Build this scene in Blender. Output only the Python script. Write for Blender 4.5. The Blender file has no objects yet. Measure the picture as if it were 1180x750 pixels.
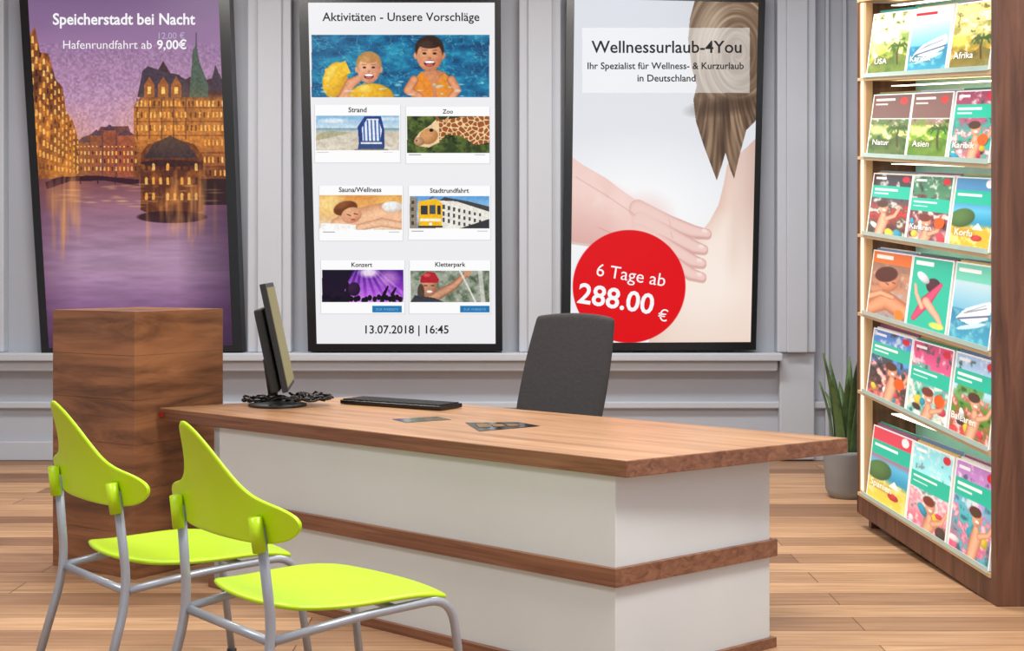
import bpy, math, numpy as np
from mathutils import Matrix, Vector
sc=bpy.context.scene
try:
    sc.view_settings.view_transform='Standard'
except Exception: pass
F=1600.0; HOR=310.0; EYE=1.354
def lin(c):
    c=np.asarray(c,dtype=float)
    return np.where(c<=0.04045,c/12.92,((c+0.055)/1.055)**2.4)
def L(r,g,b): 
    a=lin(np.array([r,g,b])/255.0); return (float(a[0]),float(a[1]),float(a[2]),1.0)
# ---------------- materials
def newmat(name):
    m=bpy.data.materials.new(name); m.use_nodes=True
    nt=m.node_tree; b=nt.nodes['Principled BSDF']; return m,nt,b
def plain(name,col,rough=.5,metal=0,var=.06,scale=8,emit=0,bump=0,spec=None):
    m,nt,b=newmat(name)
    tc=nt.nodes.new('ShaderNodeTexCoord'); n=nt.nodes.new('ShaderNodeTexNoise')
    n.inputs['Scale'].default_value=scale; n.inputs['Detail'].default_value=4
    nt.links.new(tc.outputs['Object'],n.inputs['Vector'])
    r=nt.nodes.new('ShaderNodeValToRGB'); c=L(*col)
    r.color_ramp.elements[0].position=.3; r.color_ramp.elements[1].position=.7
    r.color_ramp.elements[0].color=(c[0]*(1-var),c[1]*(1-var),c[2]*(1-var),1)
    r.color_ramp.elements[1].color=(min(1,c[0]*(1+var)),min(1,c[1]*(1+var)),min(1,c[2]*(1+var)),1)
    nt.links.new(n.outputs['Fac'],r.inputs['Fac']); nt.links.new(r.outputs['Color'],b.inputs['Base Color'])
    b.inputs['Roughness'].default_value=rough; b.inputs['Metallic'].default_value=metal
    if spec is not None: b.inputs['Specular IOR Level'].default_value=spec
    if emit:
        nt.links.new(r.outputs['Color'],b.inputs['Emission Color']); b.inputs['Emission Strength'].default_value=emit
    if bump:
        bp=nt.nodes.new('ShaderNodeBump'); bp.inputs['Strength'].default_value=bump; bp.inputs['Distance'].default_value=.01
        nt.links.new(n.outputs['Fac'],bp.inputs['Height']); nt.links.new(bp.outputs['Normal'],b.inputs['Normal'])
    return m
def wood(name,c1,c2,rot=0,scale=(.8,14,14),rough=.4,nscale=1.6):
    m,nt,b=newmat(name)
    tc=nt.nodes.new('ShaderNodeTexCoord')
    mp0=nt.nodes.new('ShaderNodeMapping'); mp0.inputs['Rotation'].default_value=(0,0,-rot)
    mp=nt.nodes.new('ShaderNodeMapping'); mp.inputs['Scale'].default_value=scale
    nt.links.new(tc.outputs['Object'],mp0.inputs['Vector']); nt.links.new(mp0.outputs['Vector'],mp.inputs['Vector'])
    n=nt.nodes.new('ShaderNodeTexNoise'); n.inputs['Scale'].default_value=nscale; n.inputs['Detail'].default_value=8
    n.inputs['Roughness'].default_value=.65; n.inputs['Distortion'].default_value=.9
    nt.links.new(mp.outputs['Vector'],n.inputs['Vector'])
    r=nt.nodes.new('ShaderNodeValToRGB'); r.color_ramp.elements[0].position=.32; r.color_ramp.elements[1].position=.66
    r.color_ramp.elements[0].color=L(*c1); r.color_ramp.elements[1].color=L(*c2)
    nt.links.new(n.outputs['Fac'],r.inputs['Fac']); nt.links.new(r.outputs['Color'],b.inputs['Base Color'])
    b.inputs['Roughness'].default_value=rough
    return m
def floormat():
    m,nt,b=newmat('oak_planks')
    tc=nt.nodes.new('ShaderNodeTexCoord')
    br=nt.nodes.new('ShaderNodeTexBrick'); br.inputs['Scale'].default_value=1
    br.inputs['Brick Width'].default_value=2.1; br.inputs['Row Height'].default_value=.2
    br.inputs['Mortar Size'].default_value=.0025; br.offset=.37
    br.inputs['Color1'].default_value=L(128,88,62); br.inputs['Color2'].default_value=L(214,172,132)
    br.inputs['Mortar'].default_value=L(100,68,45); br.inputs['Bias'].default_value=.15
    nt.links.new(tc.outputs['Object'],br.inputs['Vector'])
    mp=nt.nodes.new('ShaderNodeMapping'); mp.inputs['Scale'].default_value=(.7,11,1)
    nt.links.new(tc.outputs['Object'],mp.inputs['Vector'])
    n=nt.nodes.new('ShaderNodeTexNoise'); n.inputs['Scale'].default_value=2.2; n.inputs['Detail'].default_value=8; n.inputs['Distortion'].default_value=1
    nt.links.new(mp.outputs['Vector'],n.inputs['Vector'])
    r=nt.nodes.new('ShaderNodeValToRGB'); r.color_ramp.elements[0].position=.3; r.color_ramp.elements[1].position=.65
    r.color_ramp.elements[0].color=(.6,.52,.45,1); r.color_ramp.elements[1].color=(1,1,1,1)
    nt.links.new(n.outputs['Fac'],r.inputs['Fac'])
    mx=nt.nodes.new('ShaderNodeMix'); mx.data_type='RGBA'; mx.blend_type='MULTIPLY'; mx.inputs[0].default_value=.85
    nt.links.new(br.outputs['Color'],mx.inputs[6]); nt.links.new(r.outputs['Color'],mx.inputs[7])
    nt.links.new(mx.outputs[2],b.inputs['Base Color']); b.inputs['Roughness'].default_value=.5
    return m
def attrmat(name,emit,base=False,rough=.3):
    m,nt,b=newmat(name)
    a=nt.nodes.new('ShaderNodeAttribute'); a.attribute_name='Col'
    if base: nt.links.new(a.outputs['Color'],b.inputs['Base Color'])
    else: b.inputs['Base Color'].default_value=(0,0,0,1); b.inputs['Specular IOR Level'].default_value=.2
    nt.links.new(a.outputs['Color'],b.inputs['Emission Color']); b.inputs['Emission Strength'].default_value=emit
    b.inputs['Roughness'].default_value=rough
    return m
# ---------------- objects
def link(o): bpy.context.collection.objects.link(o); return o
def empty(name,loc,rotz=0):
    e=bpy.data.objects.new(name,None); e.empty_display_size=.1; e.location=loc; e.rotation_euler=(0,0,rotz); link(e); return e
def setparent(o,p,local):
    if p is None: return
    o.parent=p
    if not local:
        o.matrix_parent_inverse=(Matrix.Translation(p.location)@Matrix.Rotation(p.rotation_euler.z,4,'Z')).inverted()
def mobj(name,verts,faces,mat,parent=None,smooth=False,local=False,bevel=0,solid=0,sub=0):
    me=bpy.data.meshes.new(name); me.from_pydata([tuple(map(float,v)) for v in verts],[],faces); me.update()
    if mat: me.materials.append(mat)
    if smooth:
        for p in me.polygons: p.use_smooth=True
    o=bpy.data.objects.new(name,me); link(o); setparent(o,parent,local)
    if solid:
        md=o.modifiers.new('solid','SOLIDIFY'); md.thickness=solid; md.offset=0
    if bevel:
        md=o.modifiers.new('bev','BEVEL'); md.width=bevel; md.segments=3; md.limit_method='ANGLE'
    if sub:
        md=o.modifiers.new('sub','SUBSURF'); md.levels=sub; md.render_levels=sub
    return o
BF=[(0,3,2,1),(4,5,6,7),(0,1,5,4),(1,2,6,5),(2,3,7,6),(3,0,4,7)]
def box(name,c,s,mat,parent=None,rotz=0,bevel=0,local=False):
    cx,cy,cz=c; hx,hy,hz=[a/2 for a in s]; ca,sa=math.cos(rotz),math.sin(rotz); vs=[]
    for z in (-hz,hz):
        for x,y in ((-hx,-hy),(hx,-hy),(hx,hy),(-hx,hy)):
            vs.append((cx+x*ca-y*sa,cy+x*sa+y*ca,cz+z))
    return mobj(name,vs,BF,mat,parent,bevel=bevel,local=local)
def prism(name,poly,z0,z1,mat,parent=None,bevel=0,local=False):
    n=len(poly); vs=[(x,y,z0) for x,y in poly]+[(x,y,z1) for x,y in poly]
    fs=[tuple(range(n-1,-1,-1)),tuple(range(n,2*n))]+[(i,(i+1)%n,n+(i+1)%n,n+i) for i in range(n)]
    return mobj(name,vs,fs,mat,parent,bevel=bevel,local=local)
def lathe(name,prof,c,mat,parent=None,n=32,local=False):
    vs=[];fs=[]
    for r,z in prof:
        for i in range(n):
            a=2*math.pi*i/n; vs.append((c[0]+r*math.cos(a),c[1]+r*math.sin(a),c[2]+z))
    for j in range(len(prof)-1):
        for i in range(n):
            fs.append((j*n+i,j*n+(i+1)%n,(j+1)*n+(i+1)%n,(j+1)*n+i))
    fs.append(tuple(range(n-1,-1,-1))); fs.append(tuple((len(prof)-1)*n+i for i in range(n)))
    return mobj(name,vs,fs,mat,parent,smooth=True,local=local)
def fillet(pts,r,n=6):
    pts=[Vector(p) for p in pts]; out=[pts[0]]
    for i in range(1,len(pts)-1):
        a,b,c=pts[i-1],pts[i],pts[i+1]
        d1=(a-b); d2=(c-b); rr=min(r,d1.length*.45,d2.length*.45)
        p1=b+d1.normalized()*rr; p2=b+d2.normalized()*rr
        for k in range(n+1):
            t=k/n; out.append(p1*(1-t)**2+b*2*t*(1-t)+p2*t*t)
    out.append(pts[-1]); return out
def tube(name,pts,r,mat,parent=None,local=False,fil=0,n=12):
    if fil: pts=fillet(pts,fil)
    pts=[Vector(p) for p in pts]; vs=[];fs=[]
    up=None
    for i,p in enumerate(pts):
        t=(pts[min(i+1,len(pts)-1)]-pts[max(i-1,0)]).normalized()
        if up is None:
            up=Vector((0,0,1)) if abs(t.z)<.9 else Vector((1,0,0))
        a=(up-t*up.dot(t)).normalized(); up=a; b=t.cross(a)
        rr=r[i] if isinstance(r,(list,tuple)) else r
        for k in range(n):
            q=2*math.pi*k/n; vs.append(p+a*rr*math.cos(q)+b*rr*math.sin(q))
    for j in range(len(pts)-1):
        for k in range(n): fs.append((j*n+k,j*n+(k+1)%n,(j+1)*n+(k+1)%n,(j+1)*n+k))
    fs.append(tuple(range(n-1,-1,-1))); fs.append(tuple((len(pts)-1)*n+k for k in range(n)))
    return mobj(name,vs,fs,mat,parent,smooth=True,local=local)
def sheet(name,fn,nu,nv,mat,parent=None,local=False,solid=.012,sub=1):
    vs=[fn(i/nu,j/nv) for j in range(nv+1) for i in range(nu+1)]
    fs=[(j*(nu+1)+i,j*(nu+1)+i+1,(j+1)*(nu+1)+i+1,(j+1)*(nu+1)+i) for j in range(nv) for i in range(nu)]
    return mobj(name,vs,fs,mat,parent,smooth=True,local=local,solid=solid,sub=sub)

# ---------------- painter
def vnoise(X,Y,s,seed=0):
    rs=np.random.RandomState(seed); T=rs.rand(64,64)
    x=X/s+100; y=Y/s+100; xi=np.floor(x).astype(int); yi=np.floor(y).astype(int)
    fx=x-xi; fy=y-yi; fx=fx*fx*(3-2*fx); fy=fy*fy*(3-2*fy)
    g=lambda a,b:T[a%64,b%64]
    return (g(xi,yi)*(1-fx)+g(xi+1,yi)*fx)*(1-fy)+(g(xi,yi+1)*(1-fx)+g(xi+1,yi+1)*fx)*fy
def fbm(X,Y,s,seed=0,o=4):
    r=0;a=.5;t=0
    for k in range(o): r=r+a*vnoise(X,Y,s/2**k,seed+k); t+=a; a*=.55
    return r/t
class Canvas:
    def __init__(s,quad,nx,ny):
        u=np.linspace(0,1,nx)[None,:]; v=np.linspace(0,1,ny)[:,None]
        (a,b,c,d)=[np.array(q,float) for q in quad] # TL TR BR BL
        s.X=(a[0]*(1-u)+b[0]*u)*(1-v)+(d[0]*(1-u)+c[0]*u)*v
        s.Y=(a[1]*(1-u)+b[1]*u)*(1-v)+(d[1]*(1-u)+c[1]*u)*v
        s.C=np.zeros((ny,nx,3)); s.clip=None
    def fill(s,m,col,al=1.0):
        m=np.asarray(m,float)*al
        if s.clip is not None: m=m*s.clip
        col=np.asarray(col,float)
        if col.ndim==1: col=col/255.0
        s.C=s.C*(1-m[...,None])+col*m[...,None]
    def mul(s,m,f):
        m=np.asarray(m,float)
        if s.clip is not None: m=m*s.clip
        s.C=s.C*(1+m[...,None]*(np.asarray(f)[...,None]-1)) if np.ndim(f)>1 else s.C*(1+m[...,None]*(f-1))
    def rmask(s,x0,y0,x1,y1): return (s.X>=x0)&(s.X<=x1)&(s.Y>=y0)&(s.Y<=y1)
    def setclip(s,*r): s.clip=s.rmask(*r).astype(float) if r else None
    def rect(s,x0,y0,x1,y1,col,al=1): s.fill(s.rmask(x0,y0,x1,y1),col,al)
    def ell(s,cx,cy,rx,ry,col,al=1,rot=0,soft=.12):
        a=math.radians(rot); dx=s.X-cx; dy=s.Y-cy
        p=(dx*math.cos(a)+dy*math.sin(a))/rx; q=(-dx*math.sin(a)+dy*math.cos(a))/ry
        r=np.sqrt(p*p+q*q); s.fill(np.clip((1-r)/soft+.5,0,1),col,al)
    def ball(s,cx,cy,rx,ry,col,dark=None,rot=0,soft=.1):
        a=math.radians(rot); dx=s.X-cx; dy=s.Y-cy
        p=(dx*math.cos(a)+dy*math.sin(a))/rx; q=(-dx*math.sin(a)+dy*math.cos(a))/ry
        r=np.sqrt(p*p+q*q); col=np.array(col)/255.; dark=np.array(dark)/255. if dark is not None else col*.6
        k=np.clip(.35*r*r+.35*(dx/rx*.7+dy/ry*.6)+.15,0,1)[...,None]
        s.fill(np.clip((1-r)/soft+.5,0,1),col*(1-k)+dark*k)
    def pm(s,pts):
        m=np.zeros(s.X.shape,bool); n=len(pts)
        for i in range(n):
            x1,y1=pts[i]; x2,y2=pts[(i+1)%n]
            if y1==y2: continue
            c=((s.Y>min(y1,y2))&(s.Y<=max(y1,y2)))
            xi=(s.Y-y1)/(y2-y1)*(x2-x1)+x1
            m^=c&(s.X<xi)
        return m
    def poly(s,pts,col,al=1): s.fill(s.pm(pts),col,al)
    def vgrad(s,mask,stops,al=1):
        ys=[a for a,_ in stops]
        col=np.stack([np.interp(s.Y,ys,[c[k]/255 for _,c in stops]) for k in range(3)],-1)
        s.fill(mask,col,al)
    def line(s,pts,w,col,al=1):
        for (x1,y1),(x2,y2) in zip(pts[:-1],pts[1:]):
            dx,dy=x2-x1,y2-y1; l=dx*dx+dy*dy+1e-9
            t=np.clip(((s.X-x1)*dx+(s.Y-y1)*dy)/l,0,1)
            d=np.hypot(s.X-x1-t*dx,s.Y-y1-t*dy); s.fill(np.clip(w/2-d+.5,0,1),col,al)
    def limb(s,pts,ws,col,col2=None,al=1,pw=3):
        best=np.full(s.X.shape,9.)
        for ((x1,y1),(x2,y2),w1,w2) in zip(pts[:-1],pts[1:],ws[:-1],ws[1:]):
            dx,dy=x2-x1,y2-y1; l=dx*dx+dy*dy+1e-9
            t=np.clip(((s.X-x1)*dx+(s.Y-y1)*dy)/l,0,1)
            d=np.hypot(s.X-x1-t*dx,s.Y-y1-t*dy)/((w1+(w2-w1)*t)/2); best=np.minimum(best,d)
        c1=np.array(col)/255.; c2=np.array(col2 if col2 else col)/255.
        k=np.clip(best,0,1)[...,None]**pw
        s.fill(np.clip((1-best)*8+.5,0,1),c1*(1-k)+c2*k,al)
    def grain(s,x0,y0,x1,y1,sc_,seed,amt):
        n=fbm(s.X,s.Y,sc_,seed,3); s.mul(s.rmask(x0,y0,x1,y1),1+(n-.5)*2*amt)
def gridmesh(name,V,C,mat,parent,local=False):
    ny,nx=C.shape[:2]
    me=bpy.data.meshes.new(name)
    idx=np.arange(ny*nx).reshape(ny,nx)
    f=np.stack([idx[:-1,:-1],idx[1:,:-1],idx[1:,1:],idx[:-1,1:]],-1).reshape(-1,4)
    me.vertices.add(nx*ny); me.vertices.foreach_set('co',V.reshape(-1).astype(np.float32))
    me.loops.add(f.size); me.loops.foreach_set('vertex_index',f.reshape(-1).astype(np.int32))
    me.polygons.add(len(f)); me.polygons.foreach_set('loop_start',(np.arange(len(f))*4).astype(np.int32))
    try: me.polygons.foreach_set('loop_total',np.full(len(f),4,np.int32))
    except Exception: pass
    me.update(calc_edges=True)
    at=me.color_attributes.new('Col','FLOAT_COLOR','POINT')
    c=np.ones((ny*nx,4),np.float32); c[:,:3]=lin(np.clip(C,0,1)).reshape(-1,3)
    at.data.foreach_set('color',c.reshape(-1)); me.materials.append(mat)
    o=bpy.data.objects.new(name,me); link(o); setparent(o,parent,local); return o
def textgeo(txt,bold=0):
    cu=bpy.data.curves.new('t','FONT'); cu.body=txt; cu.align_x='CENTER'; cu.align_y='CENTER'; cu.offset=bold; cu.resolution_u=3
    o=bpy.data.objects.new('t',cu); link(o); bpy.context.view_layer.update()
    me=bpy.data.meshes.new_from_object(o.evaluated_get(bpy.context.evaluated_depsgraph_get()))
    v=np.array([x.co[:] for x in me.vertices]); f=[tuple(p.vertices) for p in me.polygons]
    bpy.data.objects.remove(o); bpy.data.meshes.remove(me)
    v=v[:,:2]; mn=v.min(0); mx=v.max(0); v=(v-(mn+mx)/2)/(mx[0]-mn[0]); return v,f

# =========================================================== room
WD=9.85
def wx(px,d=WD): return (px-590)*d/F
def wz(py,d=WD): return EYE-(py-HOR)*d/F
M_wall=plain('painted_plaster',(182,188,199),.7,var=.03,scale=2)
M_trim=plain('painted_trim',(192,198,208),.6,var=.02,scale=2)
M_ceil=plain('ceiling_white',(225,228,232),.8,var=.02)
M_black=plain('black_gloss',(16,17,20),.25,var=.1)
M_darkplastic=plain('dark_plastic',(34,35,39),.5,var=.1)
XL,XR=-5.0,2.5
box('floor',((XL+XR)/2,4.0,-.05),(XR-XL+.4,12.2,.1),floormat())
box('ceiling',((XL+XR)/2,4.0,3.95),(XR-XL+.4,12.2,.1),M_ceil)
box('wall_back',((XL+XR)/2,WD+.1,1.95),(XR-XL+.4,.2,3.9),M_wall)
box('wall_left',(XL-.1,4.0,1.95),(.2,11.9,3.9),M_wall)
box('wall_right',(XR+.1,4.0,1.95),(.2,11.9,3.9),M_wall)
def wallbox(name,px0,py0,px1,py1,dep,mat=M_trim,bevel=.01):
    x0,x1=wx(px0),wx(px1); z1,z0=wz(py0),wz(py1)
    z0=max(z0,0.0); z1=min(z1,3.9)
    return box(name,((x0+x1)/2,WD-dep/2,(z0+z1)/2),(x1-x0,dep,z1-z0),mat,bevel=bevel)
n=1
for a,b,dp in ((-60,10,.10),(288,338,.10),(598,646,.10),(892,936,.12)):
    wallbox('trim_%d'%n,a,-200,b,405,dp); n+=1
for a,b,dp in ((-50,2,.13),(300,328,.13),(608,636,.13),(902,926,.15)):
    wallbox('trim_%d'%n,a,-200,b,405,dp); n+=1
for a in (972,952):
    wallbox('trim_%d'%n,a-2,-200,a+2,528,.04,bevel=.004); n+=1
wallbox('trim_%d'%n,-200,405,896,414,.2,bevel=.01); n+=1
wallbox('trim_%d'%n,-200,414,892,426,.15,bevel=.015); n+=1
wallbox('trim_%d'%n,-200,462,978,470,.05,bevel=.01); n+=1
wallbox('trim_%d'%n,896,405,936,528,.08,bevel=.01); n+=1
wallbox('baseboard_back',-220,508,978,532,.04,bevel=.008)
box('baseboard_left',(XL+.02,4,.07),(.04,11.6,.14),M_trim)

# =========================================================== wall displays
M_scr=attrmat('screen_image',.97)
def emitmat(name,col,st=.97):
    m,nt,b=newmat(name)
    n=nt.nodes.new('ShaderNodeRGB'); n.outputs[0].default_value=L(*col)
    b.inputs['Base Color'].default_value=(0,0,0,1); b.inputs['Specular IOR Level'].default_value=.1
    nt.links.new(n.outputs[0],b.inputs['Emission Color']); b.inputs['Emission Strength'].default_value=st; return m
T_white=emitmat('text_white',(250,250,252)); T_dark=emitmat('text_dark',(40,40,44)); T_grey=emitmat('text_grey',(195,175,205)); T_blue=emitmat('text_blue',(120,180,225))
SD=9.70
def display(name,outer,inner,side=.1):
    e=empty(name,(wx((outer[0][0]+outer[1][0])/2,SD),SD,wz((outer[0][1]+outer[2][1])/2,SD)))
    def P(p,d): return (wx(p[0],SD),d,wz(p[1],SD))
    f=SD-.005; vs=[P(p,f) for p in outer]+[P(p,f) for p in inner]+[P(p,SD+.004) for p in inner]+[P(p,WD) for p in outer]
    fs=[(i,4+i,4+(i+1)%4,(i+1)%4) for i in range(4)]+[(4+i,8+i,8+(i+1)%4,4+(i+1)%4) for i in range(4)]
    fs+=[(i,(i+1)%4,12+(i+1)%4,12+i) for i in range(4)]+[(15,14,13,12)]
    mobj('housing',vs,fs,M_black,e)
    return e
def place(cv,e):
    V=np.stack([wx(cv.X,SD),np.full(cv.X.shape,SD+.002),wz(cv.Y,SD)],-1)
    gridmesh('screen_picture',V,cv.C,M_scr,e)
def stext(e,txt,px,py,w,mat,rot=0,bold=0.0,lvl=0,sy=1):
    v,f=textgeo(txt,bold); a=math.radians(rot); v=v*w; v[:,1]*=sy
    X=px+v[:,0]*math.cos(a)+v[:,1]*math.sin(a); Y=py-(-v[:,0]*math.sin(a)+v[:,1]*math.cos(a))
    vs=[(wx(x,SD),SD-.002-lvl,wz(y,SD)) for x,y in zip(X,Y)]
    mobj('lettering',vs,f,mat,e)
GX,GY=420,760
# ---- display 1: harbour town at night
o1=[(22,-8),(264,-8),(279,405),(48,408)]; i1=[(32,-2),(252,-2),(268,398),(56,401)]
e1=display('wall_display',o1,i1)
c=Canvas(i1,GX,GY); X,Y=c.X,c.Y
c.vgrad(np.ones(X.shape),[(-5,(126,98,136)),(40,(150,116,156)),(110,(186,144,176)),(160,(214,162,170)),(200,(205,145,150))])
c.fill(np.clip((fbm(X,Y*3,90,3)-.4)*2,0,1),(112,90,134),.3)
wm=(Y>206)
c.vgrad(wm,[(206,(112,66,76)),(222,(142,92,102)),(250,(152,110,132)),(290,(166,132,158)),(315,(172,136,166)),(345,(142,104,142)),(400,(84,56,90))])
rip=fbm(X,Y*7,40,9,4); c.mul(wm,1+(rip-.5)*.28)
c.poly([(84,206),(84,166),(95,158),(112,152),(116,146),(148,145),(152,158),(160,160),(160,206)],(112,68,66))
for k,(x0,x1,y0) in enumerate(((90,104,164),(104,118,156),(119,134,150),(135,156,156))):
    c.rect(x0,y0,x1-1,204,(136+8*k,82,58)); c.poly([(x0-1,y0),((x0+x1)/2,y0-7),(x1,y0)],(84,60,76))
lb=[(34,206),(34,40),(40,30),(46,60),(56,62),(64,92),(72,100),(76,128),(84,140),(90,160),(92,206)]
c.poly(lb,(106,60,40))
mb=[(158,206),(154,206),(154,122),(162,112),(164,84),(170,76),(176,84),(180,84),(188,70),(196,84),(206,86),(212,92),(220,88),(222,60),(226,54),(229,72),(238,92),(244,90),(248,76),(252,84),(254,100),(262,104),(262,206)]
c.poly(mb,(112,64,44))
lbm=c.pm(lb); mbm=c.pm(mb)
c.vgrad(mbm,[(70,(70,48,54)),(108,(84,52,50)),(116,(178,110,54)),(160,(196,120,56)),(206,(126,70,42))])
c.fill(mbm*np.clip((fbm(X*2,Y,14,77)-.5)*3,0,1),(80,42,34),.55)
c.fill(lbm*np.clip((fbm(X*2,Y+.9*X,16,78)-.38)*3,0,1),(216,130,56),.75)
roof=(74,60,72)
c.poly([(158,112),(164,82),(170,76),(212,90),(224,106),(216,112)],roof)
c.poly([(218,112),(222,58),(226,50),(230,72),(240,98),(240,112)],(82,96,84)); c.line([(226,38),(226,54)],1.2,(70,70,74))
c.poly([(240,104),(246,84),(248,74),(252,84),(262,104)],roof)
for x0 in (172,188,203): c.poly([(x0-6,112),(x0-6,98),(x0,88),(x0+6,98),(x0+6,112)],(160,94,54)); c.rect(x0-2,100,x0+2,108,(255,205,110))
for k in range(5): c.line([(158+k*14,114),(158+k*14,160)],1.2,(78,42,38)); 
for y_ in (124,140,156,176,192): c.line([(155,y_),(262,y_)],1.0,(84,46,38),.8)
rs=np.random.RandomState(5)
def win(x,y,w,h,m,br=None):
    g=rs.rand() if br is None else br
    if g<.22: col=(66,38,34)
    else: col=(255,215-60*(1-g),130-80*(1-g))
    mm=c.rmask(x,y,x+w,y+h)|((((X-x-w/2)/(w/2+.01))**2+((Y-y)/(w*.6))**2<1))
    c.fill(mm&m,col,.85)
for j,y_ in enumerate((115,128,143,160,180,195)):
    x=157+rs.rand()
    while x<261:
        if j<3 or x>234: win(x,y_+2,2.0,5.5,mbm&((Y>113)))
        x+=4.6+(rs.rand()*2 if rs.rand()>.7 else 0)
for i in range(13):
    x=36+i*4.4; k=(118-x)/82
    for j in range(1,11):
        y_=203-j*16*k
        if y_>40: win(x,y_,2.0*k+.8,6.0*k+.5,lbm)
for j in range(4):
    for i in range(16): win(88+i*4.5,166+j*9,1.8,3.6,c.pm([(84,206),(84,168),(158,168),(158,206)]))
fb=[(162,242),(162,178),(170,166),(196,158),(224,166),(234,180),(234,242),(215,250),(180,250)]
c.poly(fb,(92,48,34)); fm=c.pm(fb); c.fill(fm*np.clip((fbm(X,Y,10,90)-.45)*4,0,1),(168,96,46),.6)
c.poly([(166,182),(176,166),(196,156),(216,166),(228,182)],(58,46,54)); c.ell(196,188,34,4,(60,34,34))
for j,y_ in enumerate((190,206,224)):
    for i in range(8): win(167+i*8.2,y_,3.2,6.5,fm)
c.ell(200,140,50,34,(255,170,70),.2,soft=1); c.ell(62,180,40,46,(255,160,60),.26,soft=1)
c.poly([(52,210),(66,204),(110,202),(160,207),(160,214),(120,208),(80,209),(54,218)],(58,30,42))
for x_ in (72,92,112,132): c.rect(x_,203,x_+1.2,212,(58,30,42))
c.rect(232,206,268,236,(54,32,32)); c.ell(198,250,40,7,(52,28,32),.9)
for k in range(70):
    x=rs.choice([rs.uniform(54,92),rs.uniform(168,252)]); y=rs.uniform(214,272); 
    c.ell(x,y,rs.uniform(1.2,3),rs.uniform(8,30),(252,176,96),rs.uniform(.1,.34),soft=1)
for k in range(40):
    x=rs.uniform(60,250); y=rs.uniform(212,240); c.ell(x,y,rs.uniform(4,10),.9,(255,200,120),rs.uniform(.15,.4),soft=1)
c.fill(np.clip((X-205)/60,0,1)*(Y>206)*np.clip((Y-206)/40,0,1),(44,24,50),.6); c.fill(np.clip((90-X)/50,0,1)*(Y>206),(70,36,60),.45)
c.grain(30,50,280,206,2.2,61,.22)
place(c,e1)
stext(e1,'Speicherstadt bei Nacht',143,24,164,T_white,bold=.02,sy=1.08)
stext(e1,'Hafenrundfahrt ab',124,51.5,102,T_white,bold=-.004)
stext(e1,'9,00€',198,52,34,T_white,bold=.02)
stext(e1,'12,00 €',198,41.5,30,T_grey)
# ---- display 2: activities
o2=[(344,-8),(577,-8),(579,404),(355,405)]; i2=[(355,3),(570,3),(571,396),(365,396)]
e2=display('wall_display',o2,i2)
c=Canvas(i2,GX,GY); X,Y=c.X,c.Y
c.fill(np.ones(X.shape),(240,240,243))
c.setclip(359,40,564,112)
w=fbm(X*1.1,Y*2.2,17,4,5); c.fill(np.ones(X.shape),(16,104,150)); c.fill(np.clip((w-.5)*4,0,1),(44,160,190),.8); c.fill(np.clip((.46-w)*4,0,1),(6,56,98),.8)
w2=np.abs(fbm(X,Y*1.8,12,44,3)-.5); c.fill(np.clip((.03-w2)*40,0,1),(130,215,225),.45)
def kid(cx,cy,rx,ry,skin,dk,hair,tilt=0):
    c.ball(cx-rx*.98,cy+1,rx*.2,ry*.22,skin,dk); c.ball(cx+rx*.98,cy+1,rx*.2,ry*.22,skin,dk)
    c.ell(cx,cy-ry*.35,rx*1.08,ry*.82,hair); c.ball(cx,cy+ry*.1,rx*.95,ry*.9,skin,dk)
    c.ell(cx,cy-ry*.72,rx*.9,ry*.34,hair); c.ell(cx-rx*.3,cy-ry*.6,rx*.5,ry*.25,tuple(min(255,v+40) for v in hair),.4,soft=.8)
    for sx in (-1,1):
        c.ell(cx+sx*rx*.38,cy-ry*.08,rx*.16,ry*.07,(60,34,26)); c.line([(cx+sx*rx*.2,cy-ry*.26),(cx+sx*rx*.56,cy-ry*.28)],.8,tuple(int(v*.7) for v in dk),.8)
        c.ell(cx+sx*rx*.5,cy+ry*.3,rx*.25,ry*.16,(236,130,110),.3,soft=.9)
    c.ell(cx,cy+ry*.2,rx*.13,ry*.09,dk,.7); c.ell(cx,cy+ry*.52,rx*.42,ry*.2,(120,36,40)); c.ell(cx,cy+ry*.44,rx*.36,ry*.08,(252,250,246)); c.ell(cx,cy+ry*.62,rx*.26,ry*.07,(210,100,100))
c.ball(386,92,14,21,(250,200,50),(190,130,20),15); c.poly([(374,80),(398,70),(404,84),(380,94)],(244,196,46)); c.ell(381,84,4,10,(255,226,110),.7,30,soft=.8)
c.limb([(396,112),(404,96),(414,90)],[13,12,8],(236,168,126),(180,104,72))
c.ball(428,112,26,16,(244,190,40),(180,120,20)); c.ell(420,102,8,4,(255,228,120),.7,soft=.8)
kid(425,79,13.5,17,(240,182,142),(196,120,88),(186,134,76))
c.ball(499,104,25,24,(226,150,104),(150,84,52)); c.poly([(476,94),(486,82),(497,96),(499,112),(474,112)],(236,140,34),.85); c.poly([(512,84),(524,96),(526,112),(504,112),(502,96)],(240,150,40),.75)
c.limb([(477,92),(470,104),(484,111)],[10,10,7],(232,160,116),(170,96,64)); c.limb([(520,92),(527,104),(520,112)],[10,9,8],(232,160,116),(170,96,64))
kid(495,63,15.5,19,(234,166,122),(176,102,68),(52,30,24))
c.grain(359,40,564,112,3,71,.12)
for k in range(26): c.ell(rs.uniform(362,562),rs.uniform(92,112),rs.uniform(1,4),rs.uniform(.5,1.4),(200,240,245),.6,soft=.8)
c.setclip()
cards=[(363,121,461,187,133,173),(468,123,564,188,134,176),(368,214,464,277,225,265),(471,214,565,276,226,263),(370,300,466,361,311,348),(472,300,565,361,312,348)]
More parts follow.
